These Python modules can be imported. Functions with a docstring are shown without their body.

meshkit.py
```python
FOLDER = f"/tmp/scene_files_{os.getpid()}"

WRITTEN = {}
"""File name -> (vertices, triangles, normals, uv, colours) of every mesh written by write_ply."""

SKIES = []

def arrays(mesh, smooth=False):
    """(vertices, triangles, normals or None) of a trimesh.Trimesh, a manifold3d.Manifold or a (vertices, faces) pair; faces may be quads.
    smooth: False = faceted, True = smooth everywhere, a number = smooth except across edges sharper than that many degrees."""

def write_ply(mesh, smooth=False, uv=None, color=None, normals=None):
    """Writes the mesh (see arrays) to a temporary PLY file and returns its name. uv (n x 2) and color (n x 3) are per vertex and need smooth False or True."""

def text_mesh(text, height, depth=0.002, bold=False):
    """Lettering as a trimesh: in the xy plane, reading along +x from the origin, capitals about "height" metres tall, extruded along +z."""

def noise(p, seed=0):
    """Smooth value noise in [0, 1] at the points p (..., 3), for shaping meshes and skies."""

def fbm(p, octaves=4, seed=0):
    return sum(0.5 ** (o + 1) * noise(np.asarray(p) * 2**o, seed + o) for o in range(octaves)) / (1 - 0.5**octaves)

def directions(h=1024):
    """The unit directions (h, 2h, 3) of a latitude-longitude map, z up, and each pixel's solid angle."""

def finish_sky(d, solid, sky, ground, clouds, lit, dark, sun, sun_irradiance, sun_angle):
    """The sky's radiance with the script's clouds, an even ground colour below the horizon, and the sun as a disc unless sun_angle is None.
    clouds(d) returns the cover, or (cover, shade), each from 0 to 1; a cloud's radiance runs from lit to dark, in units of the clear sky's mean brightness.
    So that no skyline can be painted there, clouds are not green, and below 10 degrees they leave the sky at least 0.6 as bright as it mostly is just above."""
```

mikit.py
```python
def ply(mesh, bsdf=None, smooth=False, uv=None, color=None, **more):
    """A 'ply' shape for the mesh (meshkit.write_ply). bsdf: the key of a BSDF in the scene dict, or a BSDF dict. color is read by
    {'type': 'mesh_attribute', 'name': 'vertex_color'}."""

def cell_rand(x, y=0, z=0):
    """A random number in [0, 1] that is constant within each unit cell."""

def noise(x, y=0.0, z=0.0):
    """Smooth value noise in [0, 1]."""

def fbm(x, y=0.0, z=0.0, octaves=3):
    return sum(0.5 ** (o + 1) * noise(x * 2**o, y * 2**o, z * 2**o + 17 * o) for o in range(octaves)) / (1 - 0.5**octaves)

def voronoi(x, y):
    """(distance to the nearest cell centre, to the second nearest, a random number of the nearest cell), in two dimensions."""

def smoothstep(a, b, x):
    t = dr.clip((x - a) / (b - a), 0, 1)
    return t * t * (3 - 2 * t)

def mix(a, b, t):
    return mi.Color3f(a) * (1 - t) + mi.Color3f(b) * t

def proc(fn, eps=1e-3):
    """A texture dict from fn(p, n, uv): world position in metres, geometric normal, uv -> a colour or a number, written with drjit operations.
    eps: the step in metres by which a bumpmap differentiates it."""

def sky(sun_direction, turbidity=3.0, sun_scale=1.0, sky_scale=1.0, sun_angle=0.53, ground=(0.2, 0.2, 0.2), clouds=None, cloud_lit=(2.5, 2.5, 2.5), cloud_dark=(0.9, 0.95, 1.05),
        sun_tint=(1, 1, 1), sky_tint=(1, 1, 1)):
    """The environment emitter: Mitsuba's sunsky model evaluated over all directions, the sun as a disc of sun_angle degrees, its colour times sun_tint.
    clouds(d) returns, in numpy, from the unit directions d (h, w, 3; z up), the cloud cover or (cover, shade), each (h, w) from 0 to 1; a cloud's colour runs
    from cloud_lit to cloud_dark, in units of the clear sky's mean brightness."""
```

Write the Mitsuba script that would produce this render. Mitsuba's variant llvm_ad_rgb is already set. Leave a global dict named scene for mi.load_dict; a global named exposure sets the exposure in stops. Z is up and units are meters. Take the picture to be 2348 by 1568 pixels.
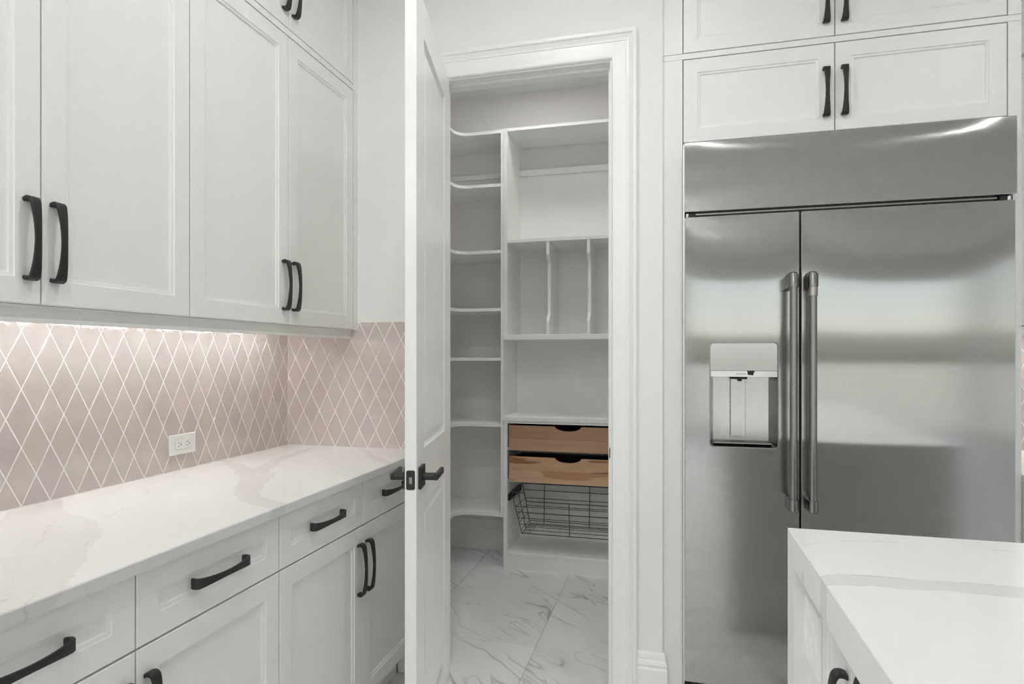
import math, random
import numpy as np, trimesh, manifold3d as m3
import drjit as dr, mitsuba as mi
import mikit, meshkit
from mikit import noise, fbm, voronoi, cell_rand, smoothstep, mix, proc
from shapely.geometry import Polygon
T = mi.ScalarTransform4f
random.seed(4)
rng = np.random.default_rng(11)
scene, labels = {}, {}

# ------------------------------------------------------------------ camera, sky, lights, exposure
exposure = 0.0
EYE_Z, YAW, FOCAL = 1.305, math.atan(365 / 1402), 1402.0
scene['camera'] = {'type': 'perspective', 'fov': math.degrees(2 * math.atan(1174 / FOCAL)), 'fov_axis': 'x', 'near_clip': 0.02, 'far_clip': 500.0,
    'principal_point_offset_y': -30 / 1568,
    'to_world': T().look_at(origin=[0, 0, EYE_Z], target=[-math.sin(YAW), math.cos(YAW), EYE_Z], up=[0, 0, 1])}

def clouds(d):
    s = d / np.maximum(d[..., 2:], 0.12)
    n = meshkit.fbm(np.stack([s[..., 0] * 1.3, s[..., 1] * 1.3, 0 * s[..., 0]], -1), 4, 3)
    return np.clip(0.55 + 0.9 * (n - 0.4), 0.35, 1), np.clip((n - 0.35) * 1.2, 0, 1)
SKY_SCALE = 8.0
scene['sky'] = mikit.sky([-0.4, 0.75, 0.75], turbidity=3.5, sun_scale=0.5, sky_scale=SKY_SCALE, ground=(0.28, 0.28, 0.26), clouds=clouds,
    cloud_lit=(1.72, 1.72, 1.68), cloud_dark=(1.12, 1.12, 1.10), sky_tint=(1.32, 1.08, 0.80))
CAN_RADIANCE, CAN_RADIUS = 222.0, 0.065
CANS = [(-0.52, 1.25, 0.9), (0.1, 1.3, 0.55), (-0.2, -0.1, 1.3), (-1.05, -1.5, 1.1), (-0.85, -2.6, 2.4), (-0.85, -3.4, 2.6), (0.2, -0.65, 0.12), (2.25, -0.65, 0.15), (1.6, 0.9, 1.2)]   # x, y, fitted power; two match reflected lamps, the rest are added fill
PANTRY_CAN = 90.0
LED_RADIANCE, LED_TILT = 50.0, 30

# ------------------------------------------------------------------ materials
def rgb(c): return {'type': 'rgb', 'value': list(c)}
def mat(name, c, rough=0.4, spec=0.5, **k):
    scene[name] = {'type': 'principled', 'base_color': c if isinstance(c, dict) else rgb(c), 'roughness': rough, 'specular': spec, **k}
    return name
def metal(name, c, au, av=None):
    scene[name] = {'type': 'roughconductor', 'material': 'none', 'distribution': 'ggx', 'alpha_u': au, 'alpha_v': au if av is None else av, 'specular_reflectance': rgb(c)}
    return name
def bump(name, inner, fn, scale, eps=1e-3):
    scene[name] = {'type': 'bumpmap', 'arbitrary': proc(fn, eps), 'scale': scale, 'bsdf': inner}
    return name

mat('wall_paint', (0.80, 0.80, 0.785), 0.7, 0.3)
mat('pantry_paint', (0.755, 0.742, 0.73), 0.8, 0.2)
mat('ceiling_paint', (0.68, 0.68, 0.67), 0.9, 0.1)
mat('trim_paint', (0.84, 0.84, 0.83), 0.32, 0.5)
mat('door_paint', (0.80, 0.80, 0.785), 0.28, 0.5)
mat('cabinet_paint', (0.76, 0.765, 0.745), 0.38, 0.5)
mat('shelf_white', (0.80, 0.80, 0.785), 0.45, 0.4)
mat('grout', (0.92, 0.90, 0.88), 0.8, 0.2)
mat('black_metal', (0.012, 0.012, 0.012), 0.42, 0.5)
mat('wire_metal', (0.05, 0.05, 0.052), 0.35, 0.5)
mat('black_plastic', (0.012, 0.012, 0.013), 0.5, 0.4)
mat('case_grey', (0.16, 0.16, 0.16), 0.6, 0.3)
mat('white_plastic', (0.83, 0.81, 0.80), 0.3, 0.5)
mat('slot_dark', (0.08, 0.07, 0.07), 0.6, 0.3)
mat('blue_tape', (0.0, 0.16, 0.33), 0.5, 0.4)
mat('floor_grout', (0.52, 0.515, 0.51), 0.9, 0.1)
mat('hole_dark', (0.42, 0.42, 0.41), 0.7, 0.1)
mat('label_ink', (0.30, 0.30, 0.30), 0.6, 0.2)
metal('steel_brushed', (0.475, 0.475, 0.462), 0.045, 0.004)
metal('steel_handle', (0.32, 0.32, 0.31), 0.06)
metal('steel_mirror', (0.52, 0.52, 0.51), 0.025)
metal('steel_edge', (0.75, 0.75, 0.74), 0.15)
metal('steel_tray', (0.35, 0.35, 0.34), 0.18)
metal('bronze_sleeve', (0.50, 0.47, 0.44), 0.12)

# glazed tile: a few pale pinks, each mottled as hand-made glaze is
TILES = []
for i, c in enumerate([(0.622, 0.533, 0.508), (0.605, 0.53, 0.50), (0.648, 0.553, 0.532), (0.625, 0.548, 0.507), (0.598, 0.510, 0.493)]):
    def glaze(p, n, uv, c=c, i=i):
        f = fbm(p.x * 22 + 5 * i, p.y * 22, p.z * 22, 2)
        return mix(tuple(0.94 * v for v in c), tuple(min(1, 1.06 * v) for v in c), f)
    mat(f'tile_glaze_{i}', proc(glaze), 0.07, 0.5)
    TILES.append(f'tile_glaze_{i}')
def glaze_wave(p, n, uv): return noise(p.x * 34, p.y * 34, p.z * 34) + 0.35 * noise(p.x * 90, p.y * 90, p.z * 90)
for k in list(TILES):
    inner = scene.pop(k)
    bump(k, inner, glaze_wave, 0.0011, 0.002)

# quartz with veins at the places the slabs have them; a vein runs on over the mitred front edge
def seg_field(px, py, pts, w):
    best = mi.Float(9.0)
    for (x0, y0, wa), (x1, y1, wb) in zip([(p[0], p[1], p[2] if len(p) > 2 else w) for p in pts[:-1]], [(p[0], p[1], p[2] if len(p) > 2 else w) for p in pts[1:]]):
        dx, dy = x1 - x0, y1 - y0
        t = dr.clip(((px - x0) * dx + (py - y0) * dy) / (dx * dx + dy * dy + 1e-12), 0, 1)
        d = dr.sqrt(dr.square(px - x0 - t * dx) + dr.square(py - y0 - t * dy))
        best = dr.minimum(best, d - (wa + (wb - wa) * t))
    return best
L_BANDS = [
    [(-1.62, 1.26, 0.04), (-1.52, 1.165, 0.055), (-1.41, 1.085, 0.085), (-1.28, 1.0, 0.10), (-1.19, 0.92, 0.09), (-1.10, 0.80, 0.085), (-1.0, 0.69, 0.075), (-0.90, 0.60, 0.08)],
    [(-1.63, 1.95, 0.012), (-1.52, 1.865, 0.016), (-1.41, 1.79, 0.03), (-1.30, 1.71, 0.055), (-1.235, 1.59, 0.035), (-1.175, 1.49, 0.028), (-1.10, 1.43, 0.028), (-1.02, 1.395, 0.034), (-0.93, 1.345, 0.03), (-0.88, 1.32, 0.02)],
    [(-1.33, 1.76, 0.03), (-1.385, 1.88, 0.026), (-1.41, 1.98, 0.020), (-1.44, 2.12, 0.016), (-1.46, 2.34, 0.012)],
    [(-1.28, 2.36, 0.008), (-1.15, 2.17, 0.014), (-1.06, 2.09, 0.016), (-0.96, 2.0, 0.012)]]
L_LINES = [
    [(-1.387, 1.094), (-1.33, 1.03), (-1.266, 0.972), (-1.183, 0.904), (-1.099, 0.862)],
    [(-1.144, 0.925), (-1.143, 0.98), (-1.224, 1.072), (-1.318, 1.167), (-1.369, 1.315), (-1.445, 1.423), (-1.591, 1.534)],
    [(-1.246, 0.888), (-1.202, 0.889), (-1.141, 0.828), (-1.084, 0.783), (-1.033, 0.736), (-0.97, 0.70)],
    [(-1.477, 1.857), (-1.383, 1.846), (-1.189, 1.708)],
    [(-1.035, 0.761), (-0.986, 0.741), (-0.93, 0.73)]]
def quartz_left(p, n, uv):
    x, y = p.x + (0.915 - p.z), p.y
    wx = x + 0.055 * (fbm(x * 9, y * 9, 1.3, 3) - 0.5) + 0.010 * (noise(x * 95, y * 95, 4.0) - 0.5)
    wy = y + 0.055 * (fbm(x * 9, y * 9, 7.7, 3) - 0.5) + 0.010 * (noise(x * 95, y * 95, 9.0) - 0.5)
    band = mi.Float(9.0)
    for b in L_BANDS: band = dr.minimum(band, seg_field(wx, wy, b, 0.02))
    line = mi.Float(9.0)
    for b in L_LINES: line = dr.minimum(line, seg_field(wx, wy, b, 0.0))
    inside = 1 - smoothstep(-0.004, 0.003, band)
    rim = 1 - smoothstep(0.0, 0.006, dr.abs(band))
    hair = (1 - smoothstep(0.0004, 0.0028, dr.abs(line))) * smoothstep(0.25, 0.65, noise(x * 14, y * 14, 3.0))
    c = mix((0.61, 0.615, 0.61), (0.64, 0.645, 0.64), fbm(x * 5, y * 5, 2.0, 2))
    c = mix(c, (0.535, 0.525, 0.51), inside * (0.42 + 0.4 * fbm(x * 7, y * 7, 5.0, 2)))
    c = mix(c, (0.48, 0.47, 0.455), rim * 0.26)
    return mix(c, (0.42, 0.41, 0.40), hair * 0.55)
I_BANDS = [[(0.02, 1.15, 0.026), (0.26, 1.162, 0.019), (0.285, 1.174, 0.025), (0.34, 1.18, 0.026), (0.40, 1.178, 0.025), (0.60, 1.182, 0.026), (0.9, 1.15, 0.03), (1.4, 1.05, 0.03)],
           [(-0.1, 1.27, 0.012), (0.2, 1.33, 0.012)]]
I_LINES = [[(0.257, 1.369), (0.275, 1.37), (0.298, 1.389), (0.312, 1.407), (0.342, 1.413), (0.368, 1.424), (0.471, 1.434), (0.7, 1.43), (1.2, 1.44)],
           [(0.0, 1.36), (0.13, 1.39), (0.2, 1.46)], [(0.255, 1.183), (0.28, 1.2), (0.297, 1.204), (0.33, 1.203), (0.363, 1.206), (0.4, 1.201), (0.57, 1.206)]]
def quartz_island(p, n, uv):
    x, y = p.x - (0.915 - p.z), p.y
    wx = x + 0.02 * (fbm(x * 11, y * 11, 1.3, 3) - 0.5)
    wy = y + 0.02 * (fbm(x * 11, y * 11, 7.7, 3) - 0.5) + 0.006 * (noise(x * 80, y * 80, 9.0) - 0.5)
    band = mi.Float(9.0)
    for b in I_BANDS: band = dr.minimum(band, seg_field(wx, wy, b, 0.02))
    line = mi.Float(9.0)
    for b in I_LINES: line = dr.minimum(line, seg_field(wx, wy, b, 0.0))
    inside = 1 - smoothstep(-0.003, 0.002, band)
    rim = (1 - smoothstep(0.0, 0.003, dr.abs(band))) * smoothstep(0.3, 0.7, noise(x * 20, y * 20, 3.0))
    hair = (1 - smoothstep(0.0004, 0.0018, dr.abs(line))) * smoothstep(0.2, 0.7, noise(x * 25, y * 25, 3.0))
    c = mix((0.72, 0.72, 0.715), (0.745, 0.745, 0.74), fbm(x * 5, y * 5, 2.0, 2))
    c = mix(c, (0.61, 0.605, 0.585), inside * (0.55 + 0.3 * fbm(x * 9, y * 9, 5.0, 2)))
    return mix(c, (0.42, 0.41, 0.40), dr.clip(rim * 0.45 + hair * 0.6, 0, 1))
mat('quartz_left', proc(quartz_left), 0.22, 0.5)
mat('quartz_island', proc(quartz_island), 0.2, 0.5)

TILE_X0, TILE_Y0, TILE_W, TILE_D = -0.5865, 2.677, 0.585, 0.581
def marble_floor(p, n, uv):
    ix, iy = dr.floor((p.x - TILE_X0) / TILE_W), dr.floor((p.y - TILE_Y0) / TILE_D)
    ox, oy = 9 * cell_rand(ix, iy, 1), 9 * cell_rand(ix, iy, 2)
    # veins run down to the right, about 35 degrees across a tile
    a, b = (p.x * 0.74 - p.y * 0.67) + ox, (p.x * 0.67 + p.y * 0.74) + oy
    w = 0.22 * (fbm(a * 2.2, b * 3.5, 3.0, 4) - 0.5)
    def ridge(f, s, th):
        v = dr.abs(fbm(a * 1.1 * f + s, (b + w) * 6.5 * f, s, 3) - 0.5)
        return 1 - smoothstep(0.0, th, v)
    gate = smoothstep(0.40, 0.60, fbm(a * 3 + 4, b * 4, 8.0, 2))
    v1 = ridge(1.0, 1.7, 0.014) * gate
    v2 = ridge(1.9, 6.1, 0.020) * smoothstep(0.42, 0.62, fbm(a * 4 + 1, b * 5, 2.0, 2))
    cloud = fbm(a * 2.5, b * 6, 5.0, 3)
    c = mix((0.70, 0.705, 0.715), (0.78, 0.785, 0.795), cloud)
    c = mix(c, (0.50, 0.495, 0.48), gate * 0.25 * ridge(1.0, 1.7, 0.07))
    return mix(c, (0.34, 0.335, 0.32), dr.clip(0.72 * v1 + 0.5 * v2, 0, 1))
mat('floor_marble', proc(marble_floor), 0.35, 0.4)

def wood(base, dark, seed, streak):
    def fn(p, n, uv):
        x, z = p.x + seed * 3.1, p.z + seed * 1.7
        g = fbm(x * 5, z * 60 + 3 * fbm(x * 3, z * 10, 2.0, 2), seed, 3)
        fine = noise(x * 90, z * 900, seed)
        c = mix(base, tuple(0.78 * v for v in base), g)
        c = mix(c, tuple(0.72 * v for v in base), 0.25 * fine)
        s = smoothstep(0.54, 0.60, fbm(x * 2.2, z * 24, seed + 5.0, 3)) * streak
        return mix(c, dark, s)
    return proc(fn)
WOODS = [mat('beech_a', wood((0.43, 0.255, 0.152), (0.25, 0.13, 0.07), 1, 0.0), 0.42, 0.4), mat('beech_b', wood((0.50, 0.308, 0.192), (0.3, 0.16, 0.09), 2, 0.0), 0.42, 0.4),
         mat('beech_c', wood((0.60, 0.362, 0.218), (0.23, 0.095, 0.04), 3, 0.85), 0.42, 0.4), mat('beech_d', wood((0.66, 0.42, 0.262), (0.40, 0.20, 0.09), 4, 0.8), 0.42, 0.4)]
def leafy(p, n, uv):
    return mix((0.32, 0.325, 0.30), (0.52, 0.525, 0.49), fbm(p.x * 2, p.y * 2, p.z * 2, 3))
mat('hedge_leaf', proc(leafy), 0.8, 0.2)
mat('patio', proc(lambda p, n, uv: mix((0.56, 0.555, 0.535), (0.64, 0.63, 0.61), fbm(p.x * 1.5, p.y * 1.5, 0.0, 3))), 0.9, 0.1)

# ------------------------------------------------------------------ mesh helpers
def number(key):
    if key not in scene: return key
    i = 1
    while f'{key}_{i:03d}' in scene: i += 1
    return f'{key}_{i:03d}'
def put(key, mesh, m, smooth=False, label=None, cat=None, group=None, kind=None, to=None, uv=None):
    key = number(key)
    d = mesh if isinstance(mesh, dict) else mikit.ply(mesh, m, smooth=smooth, uv=uv)
    if to is not None: d = {**d, 'to_world': to}
    scene[key] = d
    tag(key, label, cat, group, kind)
    return key
def tag(key, label=None, cat=None, group=None, kind=None):
    e = {k: v for k, v in dict(label=label, category=cat, group=group, kind=kind).items() if v}
    if e: labels[key] = e
def box(x0, x1, y0, y1, z0, z1, b=0.0):
    (x0, x1), (y0, y1), (z0, z1) = sorted((x0, x1)), sorted((y0, y1)), sorted((z0, z1))
    if b <= 0:
        return trimesh.creation.box(bounds=[[x0, y0, z0], [x1, y1, z1]])
    pts = []
    for X, bx in ((x0, b), (x1, -b)):
        for Y, by in ((y0, b), (y1, -b)):
            for Z, bz in ((z0, b), (z1, -b)):
                pts += [(X, Y + by, Z + bz), (X + bx, Y, Z + bz), (X + bx, Y + by, Z)]
    return trimesh.Trimesh(*tri_arrays(m3.Manifold.hull_points(np.array(pts, np.float64))), process=False)
def tri_arrays(man):
    m = man.to_mesh()
    return np.array(m.vert_properties[:, :3], float), np.array(m.tri_verts)
def man(mesh):
    return m3.Manifold(m3.Mesh(vert_properties=np.array(mesh.vertices, np.float32), tri_verts=np.array(mesh.faces, np.uint32)))
def cat_(*ms): return trimesh.util.concatenate([m if isinstance(m, trimesh.Trimesh) else trimesh.Trimesh(*tri_arrays(m), process=False) for m in ms])
def frame(o, U, V, W):
    M = np.eye(4); M[:3, 0], M[:3, 1], M[:3, 2], M[:3, 3] = U, V, W, o
    return M
def moved(mesh, M):
    m = mesh.copy(); m.apply_transform(M)
    return m
def sweep(profile, paths):
    """profile: list of (a, b); paths: list of (point, A, B): each section is point + a*A + b*B. Ends capped."""
    S = np.array([[np.add(np.add(p, np.multiply(a, A)), np.multiply(b, B)) for a, b in profile] for p, A, B in paths], float)
    n, k = S.shape[:2]
    f = []
    for i in range(n - 1):
        for j in range(k):
            q = [i * k + j, i * k + (j + 1) % k, (i + 1) * k + (j + 1) % k, (i + 1) * k + j]
            f += [[q[0], q[1], q[2]], [q[0], q[2], q[3]]]
    tri = m3.triangulate([np.array(profile, float)])
    f += [list(t) for t in np.array(tri)] + [[(n - 1) * k + c for c in t[::-1]] for t in np.array(tri)]
    m = trimesh.Trimesh(S.reshape(-1, 3), f, process=False)
    m.fix_normals()
    return m
def rings(rs, cap_first=True, cap_last=True):
    """rectangle rings (x0,x1,y0,y1,w) joined in order."""
    v, f = [], []
    for x0, x1, y0, y1, w in rs: v += [(x0, y0, w), (x1, y0, w), (x1, y1, w), (x0, y1, w)]
    for i in range(len(rs) - 1):
        for j in range(4):
            a, b, c, d = 4 * i + j, 4 * i + (j + 1) % 4, 4 * i + 4 + (j + 1) % 4, 4 * i + 4 + j
            f += [[a, b, c], [a, c, d]]
    if cap_first: f += [[0, 2, 1], [0, 3, 2]]
    if cap_last:
        e = 4 * (len(rs) - 1); f += [[e, e + 1, e + 2], [e, e + 2, e + 3]]
    return trimesh.Trimesh(v, f, process=False)
def shaker(w, h, fr=0.052, t=0.02):
    """shaker front in its own plane: u 0..w, v 0..h, front at 0, thickness behind; a stepped bead round the recessed panel."""
    def r(i, d): return (i, w - i, i, h - i, d)
    return rings([r(0.0, -t), r(0.0, -0.0014), r(0.0014, 0.0), r(fr, 0.0), r(fr + 0.0012, -0.003), r(fr + 0.0085, -0.0042), r(fr + 0.0095, -0.0085)])
def tube(points, r, sides=8):
    p = np.asarray(points, float)
    t = np.gradient(p, axis=0); t /= np.linalg.norm(t, axis=1, keepdims=True)
    ref = np.array([0.3, 0.2, 0.93]) if abs(t[:, 2]).max() < 0.9 else np.array([0.93, 0.3, 0.2])
    A = np.cross(t, ref); A /= np.linalg.norm(A, axis=1, keepdims=True)
    B = np.cross(t, A)
    ang = np.arange(sides) * 2 * np.pi / sides
    return sweep([(r * math.cos(a), r * math.sin(a)) for a in ang], list(zip(p, A, B)))
def cyl(p0, p1, r, sides=24, cham=0.0):
    p0, p1 = np.array(p0, float), np.array(p1, float)
    L = np.linalg.norm(p1 - p0); t = (p1 - p0) / L
    A = np.cross(t, [0.31, 0.2, 0.93] if abs(t[2]) < 0.9 else [0.93, 0.31, 0.2]); A /= np.linalg.norm(A); B = np.cross(t, A)
    ang = np.arange(sides) * 2 * np.pi / sides
    prof = [(math.cos(a), math.sin(a)) for a in ang]
    st = [(0, r - cham), (cham, r), (L - cham, r), (L, r - cham)] if cham else [(0, r), (L, r)]
    return sweep(prof, [(p0 + t * d, A * q, B * q) for d, q in st])

# bow pull: a flat strap that hooks back to the door at both ends and narrows to the middle; local u across, v along (centre 0), w out
def pull_mesh():
    half = np.array([(0.0795, 0.0), (0.0820, 0.0055), (0.0830, 0.0115), (0.0812, 0.0170), (0.0750, 0.0208), (0.0620, 0.0240), (0.0400, 0.0272), (0.0180, 0.0288), (0.0, 0.0293)])
    pts = np.vstack([half, (half * [-1, 1])[::-1][1:]])
    d = np.r_[0, np.cumsum(np.linalg.norm(np.diff(pts, axis=0), axis=1))]
    from scipy.interpolate import CubicSpline
    cs = CubicSpline(d, pts)
    q = np.r_[np.linspace(0, 0.032, 11)[:-1], np.linspace(0.032, d[-1] - 0.032, 19), np.linspace(d[-1] - 0.032, d[-1], 11)[1:]]
    P, tan = cs(q), cs(q, 1)
    tan /= np.linalg.norm(tan, axis=1, keepdims=True)
    v_, f = [], []
    for (v, w), (tv, tw) in zip(P, tan):
        e = abs(v) / 0.083
        hw = 0.0064 + 0.0050 * e ** 2
        th = 0.0030 + 0.0009 * e
        nv, nw = -tw, tv                      # normal in the v-w plane
        c = 0.0013
        for u, k in ((-hw, -th + c), (-hw + c, -th), (hw - c, -th), (hw, -th + c), (hw, th - c), (hw - c, th), (-hw + c, th), (-hw, th - c)):
            v_.append((u, v + nv * k, max(0.0, w + nw * k)))
    n = len(P)
    for i in range(n - 1):
        for j in range(8):
            a, b, c2, d2 = 8 * i + j, 8 * i + (j + 1) % 8, 8 * i + 8 + (j + 1) % 8, 8 * i + 8 + j
            f += [[a, b, c2], [a, c2, d2]]
    for base, rev in ((0, True), (8 * (n - 1), False)):
        for j in range(1, 7): f.append([base, base + j, base + j + 1][::-1 if rev else 1])
    m = trimesh.Trimesh(v_, f, process=False); m.fix_normals()
    return m
PULL = mikit.ply(pull_mesh(), 'black_metal', smooth=40)
def pull(key, o, U, V, W):
    return put(key + '__handle', PULL, None, to=T(frame(o, U, V, W)), label='curved matt black bow pull')

ORI = {'left': ((0, 1, 0), (0, 0, 1), (1, 0, 0)),        # fronts that face +x, u along +y
       'back': ((1, 0, 0), (0, 0, 1), (0, -1, 0)),       # fronts that face -y, u along +x  (u x v = -y)
       'isle': ((0, -1, 0), (0, 0, 1), (-1, 0, 0))}      # fronts that face -x, u along -y
def front(key, ori, o, w, h, m='cabinet_paint', hand=None, fr=0.052):
    """a shaker front of w x h with its lower left corner at o; hand = (u, v, vertical?) puts a pull on it."""
    U, V, W = (np.array(a, float) for a in ORI[ori])
    k = put(key, moved(shaker(w, h, fr), frame(o, U, V, W)), m)
    if hand:
        u, v, up = hand
        c = np.array(o) + u * U + v * V - 0.0008 * W
        if up: pull(k, c, U, V, W)
        else: pull(k, c, V, -U, W)
    return k

# ------------------------------------------------------------------ the setting
XW, YW = -1.622, 2.337           # left wall, pantry wall (kitchen face)
XR, YB, ZC = 5.0, -5.5, 3.05     # right wall, far wall behind the camera, ceiling
PYB, PXR = 3.95, -0.17           # pantry back wall and right wall
JL, JR, JH = -0.9065, -0.2234, 2.4165
YWB = 2.445                      # pantry face of the doorway wall
Y_ALC = 2.95                     # wall behind the refrigerator and the far counter run

def structure(key, mesh, m, label=None, smooth=False): return put(key, mesh, m, smooth=smooth, kind='structure', label=label)
fl = structure('floor', box(XW - 0.12, XR + 0.12, YB - 0.12, PYB + 0.1, -0.1, -0.0035), 'floor_grout', 'large pale marble-look floor tiles with thin grout lines')
g = 0.0011
for i in range(-2, 10):
    for j in range(-15, 3):
        x0, x1 = TILE_X0 + i * TILE_W + g, TILE_X0 + (i + 1) * TILE_W - g
        y0, y1 = TILE_Y0 + j * TILE_D + g, TILE_Y0 + (j + 1) * TILE_D - g
        x0, x1, y0, y1 = max(x0, XW + 0.001), min(x1, XR), max(y0, YB), min(y1, PYB - 0.001)
        if x1 - x0 < 0.02 or y1 - y0 < 0.02: continue
        put('floor__tile', box(x0, x1, y0, y1, -0.0034, 0.0, 0.0012), 'floor_marble')
structure('ceiling', box(XW - 0.12, XR + 0.12, YB - 0.12, PYB + 0.1, ZC, ZC + 0.1), 'ceiling_paint', 'flat white ceiling')
wl = structure('wall_left', box(XW - 0.12, XW, YB - 0.12, PYB + 0.1, -0.0034, ZC), 'wall_paint', 'pale painted wall behind the long counter')
wp = structure('wall_back', cat_(box(XW, JL - 0.02, YW, YWB, -0.0034, ZC), box(JR + 0.02, -0.0305, YW, YWB, -0.0034, ZC), box(JL - 0.02, JR + 0.02, YW, YWB, JH + 0.02, ZC)),
               'wall_paint', 'pale painted wall with the pantry doorway')
structure('wall_alcove', box(-0.0305, XR, Y_ALC, Y_ALC + 0.12, -0.0034, ZC), 'wall_paint', 'pale wall behind the refrigerator')
structure('wall_partition', box(PXR, -0.0305, YWB, PYB, -0.0034, ZC), 'wall_paint', 'partition between the pantry and the refrigerator')
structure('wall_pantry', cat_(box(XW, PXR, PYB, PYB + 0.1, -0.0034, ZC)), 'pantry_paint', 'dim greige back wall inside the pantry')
# far wall with a wide glazed opening, right wall with two windows: outside the frame, mirrored by the refrigerator
structure('wall_far', cat_(box(XW, -0.75, YB - 0.12, YB, -0.0034, ZC), box(4.75, XR, YB - 0.12, YB, -0.0034, ZC), box(-0.75, 4.75, YB - 0.12, YB, 2.62, ZC)), 'wall_paint', 'far wall with a wide opening to the patio')
structure('wall_right', cat_(box(XR, XR + 0.12, YB - 0.12, -4.8, -0.0034, ZC), box(XR, XR + 0.12, -4.8, -2.9, 2.62, ZC), box(XR, XR + 0.12, -4.8, -2.9, -0.0034, 0.25), box(XR, XR + 0.12, -2.9, Y_ALC + 0.12, -0.0034, ZC)), 'wall_paint', 'right-hand wall with a large window')
def window_frame(n, pts, label):
    structure(f'window_{n}', cat_(*[box(*p) for p in pts]), 'trim_paint', label)
window_frame(1, [(-0.75, -0.69, YB - 0.1, YB - 0.02, 0, 2.62), (4.69, 4.75, YB - 0.1, YB - 0.02, 0, 2.62), (1.0, 1.06, YB - 0.1, YB - 0.02, 0, 2.62), (2.87, 2.93, YB - 0.1, YB - 0.02, 0, 2.62), (-0.75, 4.75, YB - 0.1, YB - 0.02, 2.56, 2.62)],
             'wide sliding door frame onto the patio')
window_frame(2, [(XR + 0.02, XR + 0.1, a, a + 0.06, 0.25, 2.62) for a in (-4.8, -2.96, -3.88)] + [(XR + 0.02, XR + 0.1, -4.8, -2.9, 0.25, 0.31), (XR + 0.02, XR + 0.1, -4.8, -2.9, 2.56, 2.62)], 'white frame of the window in the right wall')
structure('ground', box(-90, 120, -160, 40, -0.3, -0.12), 'patio', 'pale paving outside the windows')

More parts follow.
